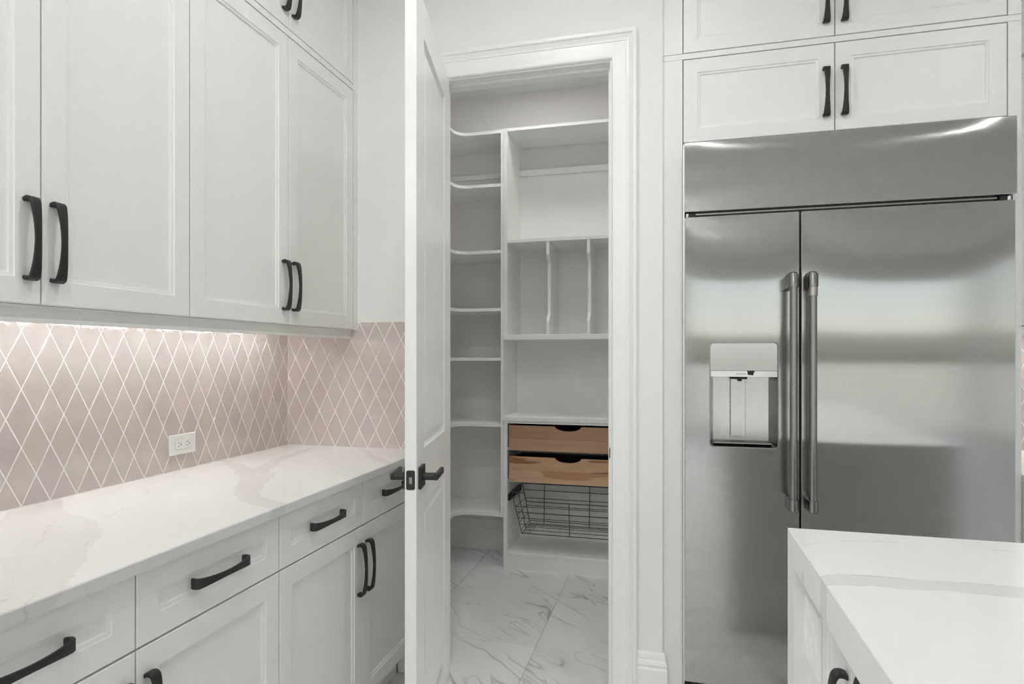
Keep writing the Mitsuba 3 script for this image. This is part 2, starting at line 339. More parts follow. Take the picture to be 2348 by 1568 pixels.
# door casing (one mitred architrave), jamb with stop, strike plate
CAS = [(0.0, 0.0), (0.0, 0.010), (0.004, 0.0145), (0.012, 0.0155), (0.052, 0.0165), (0.0535, 0.0145), (0.0555, 0.0145), (0.057, 0.0172), (0.064, 0.0182), (0.070, 0.0215), (0.0765, 0.0245), (0.079, 0.0285), (0.083, 0.030), (0.0905, 0.030), (0.094, 0.027), (0.094, 0.0)]
ci = 0.006
nrm = np.array([0, -1, 0])
cas = sweep(CAS, [((JR + ci, YW, 0.0), (1, 0, 0), nrm), ((JR + ci, YW, JH + ci), (1, 0, 1.08), nrm), ((JL - ci, YW, JH + ci), (-0.66, 0, 1.08), nrm), ((JL - ci, YW, 0.0), (-0.66, 0, 0), nrm)])
structure('trim_1', cas, 'trim_paint', 'wide white moulded casing around the pantry doorway')
jamb = cat_(box(JR, JR + 0.02, YW - 0.001, YWB, 0, JH + 0.02), box(JL - 0.02, JL, YW - 0.001, YWB, 0, JH + 0.02), box(JL, JR, YW - 0.001, YWB, JH, JH + 0.02),
            box(JR - 0.011, JR, 2.374, 2.412, 0, JH, 0.001), box(JL, JL + 0.011, 2.374, 2.412, 0, JH, 0.001), box(JL + 0.011, JR - 0.011, 2.374, 2.412, JH - 0.011, JH, 0.001))
structure('trim_2', jamb, 'trim_paint', 'white door jamb with a stop')
put('strike_plate', cat_(box(JR - 0.0012, JR + 0.0003, 2.345, 2.372, 0.905, 0.962, 0.0005), box(JR - 0.0035, JR, 2.336, 2.346, 0.915, 0.952, 0.001)), 'black_metal',
    label='small black strike plate on the right jamb of the pantry doorway', cat='strike plate')
# baseboards
BASE = [(0, 0), (0.0175, 0), (0.0175, 0.138), (0.0155, 0.1435), (0.0128, 0.1465), (0.0155, 0.150), (0.0165, 0.157), (0.0135, 0.166), (0.0095, 0.1735), (0.0085, 0.1765), (0.0112, 0.179), (0.0098, 0.187), (0.0072, 0.1965), (0.004, 0.1985), (0, 0.1985)]
up = (0, 0, 1)
structure('baseboard_right', sweep(BASE, [((JR + ci + 0.094, YW, 0), (0, -1, 0), up), ((-0.0305, YW, 0), (1, -1, 0), up), ((-0.0305, 2.3525, 0), (1, 0, 0), up)]), 'trim_paint', 'white stepped baseboard beside the doorway')
structure('baseboard_left', sweep(BASE, [((-1.09, YW, 0), (0, -1, 0), up), ((JL - ci - 0.0625, YW, 0), (0, -1, 0), up)]), 'trim_paint', 'short white baseboard beside the base cabinets')
structure('baseboard_pantry', sweep(BASE, [((XW, YWB + 0.1, 0), (1, 0, 0), up), ((XW, PYB, 0), (1, -1, 0), up), ((-0.995, PYB, 0), (0, -1, 0), up)]), 'trim_paint', 'white stepped baseboard at the back of the pantry')

# recessed ceiling lamps (kitchen and pantry), most of them unseen and added for fill
def can(x, y, power, r=CAN_RADIUS, label='kitchen ceiling downlight with a white trim ring, from a set mostly added as fill light', group='kitchen ceiling downlights'):
    k = number('ceiling_downlight__trim_ring')[:-len('__trim_ring')] if 'ceiling_downlight__trim_ring' not in scene else None
    n = sum(1 for q in scene if q.startswith('ceiling_downlight') and q.endswith('trim_ring'))
    k = 'ceiling_downlight' + (f'_{n:03d}' if n else '')
    a = np.linspace(0, 2 * np.pi, 33)[:-1]
    ring = sweep([(r * 0.97, -0.006), (r * 1.22, -0.006), (r * 1.25, 0.0), (r * 0.97, 0.0)], [((x, y, ZC), (math.cos(t), math.sin(t), 0), (0, 0, 1)) for t in np.append(a, a[0])])
    put(k + '__trim_ring', ring, 'trim_paint')
    disc = trimesh.Trimesh([(x, y, ZC - 0.003)] + [(x + r * 0.97 * math.cos(t), y + r * 0.97 * math.sin(t), ZC - 0.003) for t in a], [[0, (i + 1) % 32 + 1, i + 1] for i in range(32)], process=False)
    put(k + '__lens', {**mikit.ply(disc, 'white_plastic'), 'emitter': {'type': 'area', 'radiance': rgb((power, power * 0.992, power * 0.975))}}, None)
    tag(k, label, 'ceiling light', group)
for x, y, dim in CANS: can(x, y, CAN_RADIANCE * dim)
can(-0.80, 3.33, PANTRY_CAN, 0.07, 'recessed ceiling downlight close to the pantry shelves', None)
can(-0.62, 2.80, PANTRY_CAN * 0.6, 0.07, 'downlight added just inside the pantry doorway to brighten the lower shelves and floor', None)  # added lamp, lifts the lower shelves and the pantry floor

# ------------------------------------------------------------------ diamond tiles
def diamonds(holder, o, U, W, u_tip, z_tip, u0, u1, z0, z1, tw=0.0757, th=0.1504, gap=0.0029, t=0.0054):
    """tiles with their lower tips at (u_tip, z_tip) + k pitches, clipped to the field; each a pillow-edged piece of its own."""
    U, W = np.array(U, float), np.array(W, float)
    i0, i1 = int((u0 - u_tip) / (tw / 2)) - 3, int((u1 - u_tip) / (tw / 2)) + 3
    jn = int((z1 - z0) / (th / 2)) + 3
    field = Polygon([(u0, z0), (u1, z0), (u1, z1), (u0, z1)])
    hw, hh = tw / 2, th / 2
    s = gap / 2 / math.cos(math.atan2(hh, hw) - math.pi / 2) * 1.0
    k = 1 - (gap / 2) * math.hypot(hw, hh) / (hw * hh)
    kb = k - 0.0012 * math.hypot(hw, hh) / (hw * hh)
    for i in range(i0, i1):
        for j in range(-1, jn):
            if (i + j) % 2: continue
            cu, cz = u_tip + i * hw, z_tip + hh + (j - 0) * hh
            def dia(f): return Polygon([(cu, cz - hh * f), (cu + hw * f, cz), (cu, cz + hh * f), (cu - hw * f, cz)])
            base, top = dia(k).intersection(field), dia(kb).intersection(field.buffer(-0.0008, join_style=2))
            if base.is_empty or top.is_empty or base.area < 4e-5 or top.area < 2e-5: continue
            P = np.array(base.exterior.coords[:-1]); Q = np.array(top.exterior.coords[:-1])
            tilt = rng.normal(0, 0.0022, 2)
            pts = [o + U * a + np.array([0, 0, b]) for a, b in P] + [o + U * a + np.array([0, 0, b]) + W * (t - 0.0007) for a, b in P] + \
                  [o + U * a + np.array([0, 0, b]) + W * (t + tilt[0] * (a - cu) + tilt[1] * (b - cz)) for a, b in Q]
            hull = m3.Manifold.hull_points(np.array(pts))
            put(holder + '__tile', hull, TILES[int(rng.integers(len(TILES)))])
U_, W_ = (0, 1, 0), (1, 0, 0)
put('wall_left__grout', box(XW, XW + 0.0060, 0.45, YW - 0.0005, 0.9155, 1.44), 'grout', label='white grout between the diamond tiles')
diamonds('wall_left', np.array([XW + 0.0015, 0, 0]), U_, W_, 2.2625, 0.9165, 0.45, 2.3303, 0.9175, 1.4405)
put('wall_back__grout', box(XW + 0.0063, -0.9705, YW - 0.0060, YW, 0.9155, 1.4435), 'grout', label='white grout between the diamond tiles')
diamonds('wall_back', np.array([0, YW - 0.0015, 0]), (1, 0, 0), (0, -1, 0), -1.157, 0.9165, XW + 0.0085, -0.971, 0.9175, 1.4425, tw=0.0762)

# ------------------------------------------------------------------ left-hand wall cabinets
XU = -1.283
def boxes_open(x0, x1, y0, y1, z0, z1): return box(x0, x1, y0, y1, z0, z1)
gp = 0.0016
def upper_pair(key, ys, z0, z1, label, hz, rail=None, sides=None):
    body = [box(XW, XU - 0.0225, ys[0], ys[2], z0, z1)]
    put(key + '__body', cat_(*body), 'cabinet_paint')
    for a, b, right in ((ys[0], ys[1], True), (ys[1], ys[2], False)):
        w, h = b - a - 2 * gp, z1 - z0 - 2 * gp
        front(key + '__door', 'left', (XU, a + gp, z0 + gp), w, h, hand=((w - 0.0265) if right else 0.0265, hz - z0 - gp, True))
    if rail: put(key + '__rail', box(XW, XU, ys[0] + 0.0005, ys[2], rail[0], rail[1], 0.0008), 'cabinet_paint')
    tag(key, label, 'cabinet')
ZU0, ZU1, ZT0, ZT1 = 1.4105, 2.409, 2.4346, 3.02
A_Y, B_Y = (0.585, 0.9961, 1.4073), (1.4073, 1.856, 2.3007)
upper_pair('wall_cabinet', A_Y, ZU0, ZU1, 'tall pale shaker wall cabinet with two black pulls, nearest the camera on the left', 1.545)
upper_pair('wall_cabinet_001', B_Y, ZU0, ZU1, 'tall pale shaker wall cabinet beside the pantry wall, above the outlet end of the counter', 1.5445)
upper_pair('top_cabinet', A_Y, ZT0, ZT1, 'pale shaker top cabinet stacked above the left end of the wall cabinets', 2.572, (ZU1 + 0.0015, ZT0 - 0.0012))
upper_pair('top_cabinet_001', B_Y, ZT0, ZT1, 'pale shaker top cabinet stacked above the wall cabinet beside the pantry wall', 2.572, (ZU1 + 0.0015, ZT0 - 0.0012))
put('filler_strip', cat_(box(XW, XU, 2.3018, YW - 0.0003, 1.4435, ZC - 0.03), box(XW + 0.0085, XU, 2.3018, 2.3295, 1.4105, 1.4435)), 'cabinet_paint', label='narrow pale vertical filler strip between the left wall cabinets and the pantry wall', cat='filler strip')
LR = [(0, 0), (0, 0.0085), (-0.0045, 0.0098), (-0.0045, 0.034), (-0.002, 0.036), (-0.020, 0.036), (-0.020, 0)]
put('light_rail', sweep(LR, [((-1.3035, 0.585, 1.374), (1, 0, 0), up), ((-1.3035, 2.3296, 1.374), (1, 0, 0), up)]), 'cabinet_paint',
    label='long pale light rail moulding under the left wall cabinets', cat='moulding')
# LED tape under the wall cabinets
led = box(-1.540, -1.528, 0.62, 2.13, 1.4035, 1.4075)
# an angled profile in the corner between cabinet floor and front rail side, its lens turned down and toward the tiles
AL = math.radians(LED_TILT)
ln = np.array([-math.sin(AL), 0, -math.cos(AL)]); lt = np.array([math.cos(AL), 0, -math.sin(AL)])
lc = np.array([-1.498, 0, 1.398])
def lp_(a, d, y): return lc + a * lt + d * ln + np.array([0, y, 0])
put('led_strip__channel', m3.Manifold.hull_points(np.array([lp_(a, -0.0008, y) for a in (-0.009, 0.009) for y in (0.60, 2.23)] + [(x, y, 1.4103) for x in (-1.506, -1.486) for y in (0.60, 2.23)])), 'white_plastic')
put('led_strip__lens', {**mikit.ply(trimesh.Trimesh([lp_(-0.0065, 0, 0.62), lp_(0.0065, 0, 0.62), lp_(0.0065, 0, 2.21), lp_(-0.0065, 0, 2.21)], [[0, 2, 1], [0, 3, 2]], process=False), 'white_plastic'),
    'emitter': {'type': 'area', 'radiance': rgb((LED_RADIANCE, LED_RADIANCE * 0.97, LED_RADIANCE * 0.92))}}, None)
tag('led_strip', 'slim glowing LED strip under the left wall cabinets', 'light strip')

# ------------------------------------------------------------------ left-hand base cabinets and counter
XB = -1.0
ZD0, ZD1, ZR0, ZR1 = 0.142, 0.7322, 0.7368, 0.8865
def base_pair(key, ys, label, ori_doors=True):
    put(key + '__body', cat_(box(XW + 0.0005, XB - 0.0225, ys[0], ys[2], 0.14, 0.889)), 'cabinet_paint')
    put(key + '__toe_kick', box(-1.11, -1.092, ys[0], ys[2], 0.0, 0.14), 'cabinet_paint')
    for a, b, right in ((ys[0], ys[1], True), (ys[1], ys[2], False)):
        w = b - a - 2 * gp
        k = front(key + '__drawer', 'left', (XB, a + gp, ZR0), w, ZR1 - ZR0, hand=(w / 2, (ZR1 - ZR0) / 2 + 0.001, False), fr=0.050)
        front(key + '__door', 'left', (XB, a + gp, ZD0), w, ZD1 - ZD0, hand=((w - 0.0265) if right else 0.0265, 0.5955 - ZD0, True))
    tag(key, label, 'cabinet')
base_pair('base_cabinet', (0.5137, 0.9597, 1.4058), 'pale shaker base cabinet with two drawers, nearest the camera under the long counter')
base_pair('base_cabinet_001', (1.4058, 1.857, 2.308), 'pale shaker base cabinet with paired doors beside the open pantry door')
put('base_filler_strip', box(XW, XB, 2.3085, YW - 0.0005, 0.14, 0.889), 'cabinet_paint', label='narrow pale filler between the base cabinets and the pantry wall', cat='filler strip')
put('countertop', box(XW + 0.0005, -0.9755, 0.46, YW - 0.0008, 0.8895, 0.915, 0.002), 'quartz_left', label='long white quartz countertop with broad beige-grey veins on the left base cabinets', cat='countertop')

# outlet on the tiles
OX = XW + 0.0082
oy, oz = (1.676 + 1.7908) / 2, 1.0025
U, V, W = np.array((0, 1.0, 0)), np.array((0, 0, 1.0)), np.array((1.0, 0, 0))
def plate(w, h, d, inset): 
    def r(i, z): return (-w / 2 + i, w / 2 - i, -h / 2 + i, h / 2 - i, z)
    return rings([r(0, 0), r(0, d - 0.0015), r(0.002, d)], cap_first=True)
put('wall_outlet__cover_plate', moved(plate(0.1145, 0.0695, 0.0055, 0), frame((OX, oy, oz), U, V, W)), 'white_plastic')
put('wall_outlet__receptacle', moved(rings([(-0.0335, 0.0335, -0.0165, 0.0165, 0.004), (-0.0335, 0.0335, -0.0165, 0.0165, 0.0062), (-0.0328, 0.0328, -0.0158, 0.0158, 0.0068)]), frame((OX, oy, oz), U, V, W)), 'white_plastic')
put('wall_outlet__gasket', moved(rings([(-0.0343, 0.0343, -0.0173, 0.0173, 0.004), (-0.0343, 0.0343, -0.0173, 0.0173, 0.00565)]), frame((OX, oy, oz), U, V, W)), 'hole_dark')
for s in (-1, 1):
    for dz, w in ((0.0063, 0.0075), (-0.0063, 0.0065)):
        put('wall_outlet__slot', box(OX + 0.0055, OX + 0.0070, oy + s * 0.018 - 0.006, oy + s * 0.018 - 0.006 + w, oz + dz - 0.0009, oz + dz + 0.0009), 'slot_dark')
    put('wall_outlet__ground_hole', moved(cyl((0, 0, 0), (0, 0, 0.0071), 0.0024, 12), frame((OX, oy + s * 0.018 + 0.0075, oz), U, V, W)), 'slot_dark')
tag('wall_outlet', 'white horizontal double wall outlet on the pink diamond tiles', 'outlet')

# ------------------------------------------------------------------ pantry door, standing open
LW, LT, LH, PHI = 0.6745, 0.0352, 2.410, math.radians(-77.8)
D_, N_ = np.array([math.cos(PHI), math.sin(PHI), 0]), np.array([-math.sin(PHI), math.cos(PHI), 0])
DM = frame((-0.871, 2.337, 0.006), D_, (0, 0, 1), N_)        # local: s along the leaf, z, w out of the face we see (0) into the leaf (-)
PAN = [(0.1215, 0.5530, 1.0135, 2.3025), (0.1215, 0.5530, 0.106, 0.839)]
slab = man(box(0, LW, 0, LH, -LT, 0, 0.0012))
def frustum(p, i0, w0, i1, w1):
    s0, s1, z0, z1 = p
    return m3.Manifold.hull_points(np.array([(a, b, w) for i, w in ((i0, w0), (i1, w1)) for a in (s0 + i, s1 - i) for b in (z0 + i, z1 - i)], float))
for p in PAN:
    p = (p[0], p[1], p[2] - 0.006, p[3] - 0.006)
    # sticking that slopes in to a sunk margin, from which a fielded panel rises again
    pk = frustum(p, -0.0005, 0.0005, 0.0105, -0.0105)
    fld = frustum(p, 0.0150, -0.0115, 0.0400, -0.0012)
    for flip in (False, True):
        a, b = (pk, fld) if not flip else (pk.mirror((0, 0, 1)).translate((0, 0, -LT)), fld.mirror((0, 0, 1)).translate((0, 0, -LT)))
        slab = (slab - a) + b
lv = trimesh.Trimesh(*tri_arrays(slab), process=False)
put('pantry_door__leaf', moved(lv, DM), 'door_paint')
ls, lz = LW - 0.060, 0.929
def lever(side):
    w0 = 0.0 if side > 0 else -LT
    parts = [box(ls - 0.0335, ls + 0.0335, lz - 0.0335, lz + 0.0335, w0, w0 + side * 0.0095, 0.002)]
    k = put('pantry_door__rosette', moved(cat_(*parts), DM), 'black_metal')
    neck = cyl((ls, lz, w0 + side * 0.008), (ls, lz, w0 + side * 0.046), 0.0115, 20, 0.001)
    arm = man(box(ls - 0.108, ls + 0.012, lz - 0.0105, lz + 0.0105, w0 + side * 0.043, w0 + side * 0.056, 0.003))
    put(k + '__lever', moved(cat_(neck, arm), DM), 'black_metal', smooth=35)
lever(1); lever(-1)
lp = m3.CrossSection.square((0.0262, 0.0575), True).offset(-0.006, m3.JoinType.Round).offset(0.006, m3.JoinType.Round, circular_segments=24)
pl = m3.Manifold.extrude(lp, 0.0014)
EM = DM @ frame((LW, lz, -LT / 2), (0, 0, 1), (0, 1, 0), (1, 0, 0))
EM2 = DM @ frame((LW, lz, -LT / 2), (0, 0, -1), (0, 1, 0), (1, 0, 0))
k = put('pantry_door__latch_plate', moved(cat_(pl), EM2), 'black_metal', smooth=30)
put(k + '__bolt', moved(cat_(m3.Manifold.hull_points(np.array([(x, y, z) for x, z in ((-0.0062, 0.0), (0.0062, 0.0), (-0.0062, 0.011), (0.0005, 0.0055)) for y in (-0.0095, 0.0095)], float))), EM2), 'steel_edge')
for dz in (-0.021, 0.021): put(k + '__screw', moved(cyl((0, dz, 0.001), (0, dz, 0.0019), 0.0032, 14), EM2), 'black_plastic')
for z in (0.25, 1.2, 2.15):
    put('pantry_door__hinge', cyl((JL - 0.002, 2.3245, z), (JL - 0.002, 2.3245, z + 0.09), 0.0055, 14, 0.001), 'black_metal', smooth=35)
tag('pantry_door', 'tall white two-panel pantry door with black lever, standing open toward the camera', 'door')

# ------------------------------------------------------------------ pantry shelving
PF, PB = 3.612, PYB
t19 = 0.019
XS = -1.2945            # front edge of the shelves along the pantry's left wall
def corner_shelf(z1, y_near, t=t19, r=0.085):
    pts = [(XW + 0.001, PB - 0.001), (XW + 0.001, y_near), (XS, y_near)]
    for a in np.linspace(0, 1, 13):
        th = math.pi + a * -math.pi / 2   # concave inside corner, centre to the lower right
        pts.append((XS + r + r * math.cos(th), PF - r + r * math.sin(th)))
    pts += [(-1.0117, PF), (-1.0117, PB - 0.001)]
    cs = m3.CrossSection([np.array(pts, float)], m3.FillRule.NonZero)
    return m3.Manifold.extrude(cs, t).translate((0, 0, z1 - t))
SH = [2.686, 2.359, 1.9495, 1.594, 1.289, 0.8825, 0.332]
put('corner_shelving__end_panel', box(-1.0117, -0.9956, PF - 0.002, PB - 0.001, 0.3105, 2.69, 0.0012), 'shelf_white')
for z in SH: put('corner_shelving__shelf', cat_(corner_shelf(z, 2.62)), 'shelf_white', smooth=30)
put('corner_shelving__cleat', box(XW + 0.001, -1.0119, PB - 0.019, PB - 0.0005, 2.487, 2.521, 0.001), 'shelf_white')
put('corner_shelving__near_panel', box(XW + 0.001, XS - 0.004, 2.601, 2.6198, 0.3105, 2.69, 0.0012), 'shelf_white')
tag('corner_shelving', 'white built-in corner shelves with rounded inner corners behind the open pantry door', 'shelves')

XT0, XT1 = -0.9701, -0.222
k = 'shelf_tower'
put(k + '__side_panel', box(-0.9948, XT0, PF - 0.002, PB - 0.001, 1.431, 2.6915, 0.0012), 'shelf_white')
put(k + '__side_panel', box(XT1, XT1 + 0.021, PF - 0.002, PB - 0.001, 1.431, 2.6915, 0.0012), 'shelf_white')
put(k + '__back_panel', box(XT0, XT1, PB - 0.008, PB - 0.001, 1.431, 2.485), 'shelf_white')
put(k + '__shelf', box(XT0, XT1, PF, PB - 0.009, 2.6725, 2.6915, 0.001), 'shelf_white')
put(k + '__shelf', box(XT0, XT1, PF, PB - 0.009, 1.9905, 2.0115, 0.001), 'shelf_white')
put(k + '__cleat', box(XT0, XT1, PB - 0.027, PB - 0.009, 2.485, 2.523, 0.001), 'shelf_white')
def divider(xc):
    # the front edge is cut back between two S-curves; the board stands between the shelves
    zs0, zs1, cut = 1.4312, 1.9903, 0.046
    prof = [(PB - 0.009, zs0), (PF + 0.004, zs0)]
    def s_curve(za, zb, a, b): return [(a + (b - a) * (0.5 - 0.5 * math.cos(math.pi * q)), za + (zb - za) * q) for q in np.linspace(0, 1, 9)]
    prof += s_curve(1.505, 1.565, PF + 0.004, PF + 0.004 + cut) + s_curve(1.855, 1.915, PF + 0.004 + cut, PF + 0.004)
    prof += [(PF + 0.004, zs1), (PB - 0.009, zs1)]
    m = trimesh.creation.extrude_polygon(Polygon(prof), 0.0185, engine='earcut')
    M = frame((xc - 0.00925, 0, 0), (0, 1, 0), (0, 0, 1), (1, 0, 0))
    return moved(m, M)
for xc in (-0.719, -0.4738): put(k + '__divider', divider(xc), 'shelf_white', smooth=25)
holes = [moved(cyl((0, 0, 0), (0, 0, 0.0006), 0.0021, 8), frame((XT0 - 0.0002, y, z), (0, 1, 0), (0, 0, 1), (1, 0, 0))) for y in (PF + 0.032, PB - 0.085) for z in np.arange(1.47, 2.64, 0.0496)]
put(k + '__peg_holes', cat_(*holes), 'hole_dark', kind='stuff', label='rows of small shelf-pin holes')
tag(k, 'white upper shelf tower with two curved upright dividers at the back of the pantry', 'shelves')

k = 'pantry_base_unit'
put(k + '__side_panel', box(-0.9948, XT0, PF - 0.002, PB - 0.001, 0.0, 0.888, 0.0012), 'shelf_white')
put(k + '__side_panel', box(XT1, XT1 + 0.021, PF - 0.002, PB - 0.001, 0.0, 0.888, 0.0012), 'shelf_white')
put(k + '__back_panel', box(XT0, XT1, PB - 0.008, PB - 0.001, 0.105, 0.888), 'shelf_white')
put(k + '__top', box(-0.9953, XT1 + 0.022, PF - 0.012, PB - 0.001, 0.9035, 0.9285, 0.0015), 'shelf_white')
put(k + '__top_rail', box(-0.9948, XT1 + 0.021, PF - 0.001, PB - 0.002, 0.888, 0.9033, 0.001), 'shelf_white')
put(k + '__bottom_shelf', box(XT0, XT1, PF, PB - 0.009, 0.085, 0.1055, 0.001), 'shelf_white')
put(k + '__toe_board', box(XT0, XT1, PF + 0.006, PF + 0.024, 0.0, 0.0848), 'shelf_white')
put(k + '__upper_back', box(-0.9948, XT1, PB - 0.008, PB - 0.001, 0.9286, 1.398), 'shelf_white')
def drawer(z0, z1, mats, splits):
    d = number(k + '__drawer')
    xa, xb = -0.9595, -0.2325
    xc, hwid, dep = -0.597, 0.079, 0.029
    zs = [z0] + splits + [z1]
    # drawer box behind the front: two sides, back and bottom
    scene[d] = mikit.ply(cat_(box(xa + 0.008, xa + 0.020, PF + 0.019, PB - 0.05, z0 + 0.01, z1 - 0.02), box(xb - 0.020, xb - 0.008, PF + 0.019, PB - 0.05, z0 + 0.01, z1 - 0.02), box(xa + 0.02, xb - 0.02, PB - 0.062, PB - 0.05, z0 + 0.01, z1 - 0.02),
                              box(xa + 0.02, xb - 0.02, PF + 0.019, PB - 0.062, z0 + 0.01, z0 + 0.018)), 'black_plastic')
    tag(d, 'beech drawer front on a black drawer box')
    for a, b, mm in zip(zs[:-1], zs[1:], mats):
        m = man(box(xa, xb, PF, PF + 0.018, a + (0.0002 if a > z0 else 0), b - (0.0002 if b < z1 else 0), 0.0006 if len(mats) < 3 else 0.0003))
        if b == z1:
            th = np.linspace(math.pi, 2 * math.pi, 25)
            arc = [(xc + hwid * math.cos(q), z1 + 0.001 + dep * math.sin(q)) for q in th] + [(xc + hwid, z1 + 0.02), (xc - hwid, z1 + 0.02)]
            cut = m3.Manifold.extrude(m3.CrossSection([np.array(arc, float)], m3.FillRule.NonZero), 0.1).rotate((90, 0, 0)).translate((0, PF + 0.06, 0))
            m = m - cut
        put(d + '__board', m, mm)
    put(k + '__slide', box(XT0 + 0.0005, xa + 0.004, PF + 0.004, PB - 0.06, z0 + 0.002, z0 + 0.016, 0.001), 'steel_edge')
drawer(0.7243, 0.8763, [WOODS[1], WOODS[0]], [0.797])
drawer(0.5325, 0.6868, [WOODS[3], WOODS[2]], [0.605])
tag(k, 'white pantry base unit with two beech drawers and a toe board', 'cabinet')
put('pantry_shelf_board', box(-0.9953, XT1 + 0.022, PF - 0.012, PB - 0.001, 1.3985, 1.4305, 0.0015), 'shelf_white', label='thick white shelf board under the upright dividers in the pantry', cat='shelf')

# wire basket hung on runners in the base unit
k = 'wire_basket'
def wire(pts, r=0.0022): return put(k + '__wire', tube(pts, r, 6), 'wire_metal', smooth=60)
bx0, bx1, bxa, bxb = -0.948, -0.244, -0.893, -0.299      # rim and bottom corners in x
yf, yb_, yfa, yba = 3.640, 3.915, 3.672, 3.895
zr, zb, zdip = 0.462, 0.205, 0.411
put(k + '__runner', box(XT0 + 0.001, XT0 + 0.013, PF + 0.012, PB - 0.02, 0.412, 0.452, 0.002), 'black_plastic')
put(k + '__runner', box(XT1 - 0.013, XT1 - 0.001, PF + 0.012, PB - 0.02, 0.412, 0.452, 0.002), 'black_plastic')
# rim: along both sides and the back, dipping in front
def bend(pts):
    out = [np.array(pts[0], float)]
    for a, b, c in zip(pts[:-2], pts[1:-1], pts[2:]):
        a, b, c = (np.array(q, float) for q in (a, b, c)); d = min(0.012, np.linalg.norm(b - a) / 2.2, np.linalg.norm(c - b) / 2.2)
        p0, p2 = b + (a - b) / np.linalg.norm(a - b) * d, b + (c - b) / np.linalg.norm(c - b) * d
        out += [(1 - t) ** 2 * p0 + 2 * t * (1 - t) * b + t * t * p2 for t in (0, 0.33, 0.67, 1)]
    return out + [np.array(pts[-1], float)]
rim = bend([(bx0, yb_, zr), (bx0, yf, zr), (-0.872, yf, zr), (-0.858, yf, zdip), (-0.334, yf, zdip), (-0.320, yf, zr), (bx1, yf, zr), (bx1, yb_, zr)])
put(k + '__rim', tube(rim, 0.003, 8), 'wire_metal', smooth=60)
wire([(bx0, yb_, zr), (bx1, yb_, zr)], 0.003)
def lerp(a, b, t): return a + (b - a) * t
for t in (0.16, 0.36, 0.55, 0.74, 0.92):          # horizontals round back and sides
    z = lerp(zr, zb, t)
    y = lerp(yb_, yba, t); wire([(lerp(bx0, bxa, t), y, z), (lerp(bx1, bxb, t), y, z)])
    yfr = lerp(yf, yfa, t)
    wire([(lerp(bx0, bxa, t), yfr, z), (lerp(bx0, bxa, t), y, z)], 0.0018)
    wire([(lerp(bx1, bxb, t), yfr, z), (lerp(bx1, bxb, t), y, z)], 0.0018)
for t in (0.34, 0.48, 0.62, 0.78):            # front horizontals under the dip
    z, y = lerp(zr, zb, t), lerp(yf, yfa, t)
    wire([(lerp(bx0, bxa, t), y, z), (lerp(bx1, bxb, t), y, z)])
for x in (-0.595,): wire([(x, yf, zdip), (x, yfa, zb - 0.004)], 0.0026)
for x in (bxa, bxb): 
    x_ = bx0 if x == bxa else bx1
    wire([(x_, yf, zr), (x, yfa, zb - 0.004)], 0.0026); wire([(x_, yb_, zr), (x, yba, zb)], 0.0026); wire([(lerp(x_, x, 0.0), lerp(yf, yb_, 0.5), zr), (x, lerp(yfa, yba, 0.5), zb)], 0.0026)
for x in (-0.80, -0.505): wire([(x, yb_, zr), (x, yba, zb)], 0.0026)
wire([(bxa, yfa, zb), (bxb, yfa, zb)], 0.0026); wire([(bxa, yba, zb), (bxb, yba, zb)], 0.0026); wire([(bxa, yfa, zb), (bxa, yba, zb)], 0.0026); wire([(bxb, yfa, zb), (bxb, yba, zb)], 0.0026)
for y in np.linspace(yfa, yba, 4)[1:-1]: wire([(bxa, y, zb), (bxb, y, zb)], 0.0018)
for x in np.linspace(bxa, bxa + 0.05, 4)[1:]: wire([(x, yfa, zb), (x, yba, zb)], 0.0014)
tag(k, 'grey wire pull-out basket under the wooden drawers in the pantry', 'basket')

# ------------------------------------------------------------------ cabinets above and beside the refrigerator
YF = 2.352
XF0, XF1, XFM = 0.0421, 1.0687, 0.5538
def over_pair(key, z0, z1, hz, label, rail=None, zb=None):
    put(key + '__body', box(XF0 - 0.0005, XF1 + 0.0005, YF + 0.0225, Y_ALC - 0.001, z0, z1), 'cabinet_paint')
    for a, b, right in ((XF0, XFM, True), (XFM, XF1, False)):
        w, h = b - a - 2 * gp, z1 - z0 - 2 * gp
        front(key + '__door', 'back', (a + gp, YF, z0 + gp), w, h, hand=((w - 0.0275) if right else 0.0275, hz - z0 - gp, True), fr=0.050)
    if rail: put(key + '__rail', box(-0.0304, 1.107, YF, Y_ALC, rail[0], rail[1], 0.0008), 'cabinet_paint')
    tag(key, label, 'cabinet')
over_pair('bridge_cabinet', 2.089, 2.398, 2.2255, 'wide pale shaker cabinet directly above the refrigerator')
over_pair('bridge_cabinet_001', 2.4215, 3.02, 2.5525, 'pale shaker top cabinet stacked above the cabinet that bridges the refrigerator', (2.3995, 2.420))
for x0, x1 in ((-0.0304, XF0 - 0.0015), (XF1 + 0.0015, 1.107)):
    put('bridge_cabinet__side_panel', box(x0, x1, YF, Y_ALC - 0.001, 0.0, 2.3985), 'cabinet_paint', label='tall narrow filler panel beside the refrigerator')
    put('bridge_cabinet_001__side_panel', box(x0, x1, YF, Y_ALC - 0.001, 2.4212, 3.02), 'cabinet_paint')

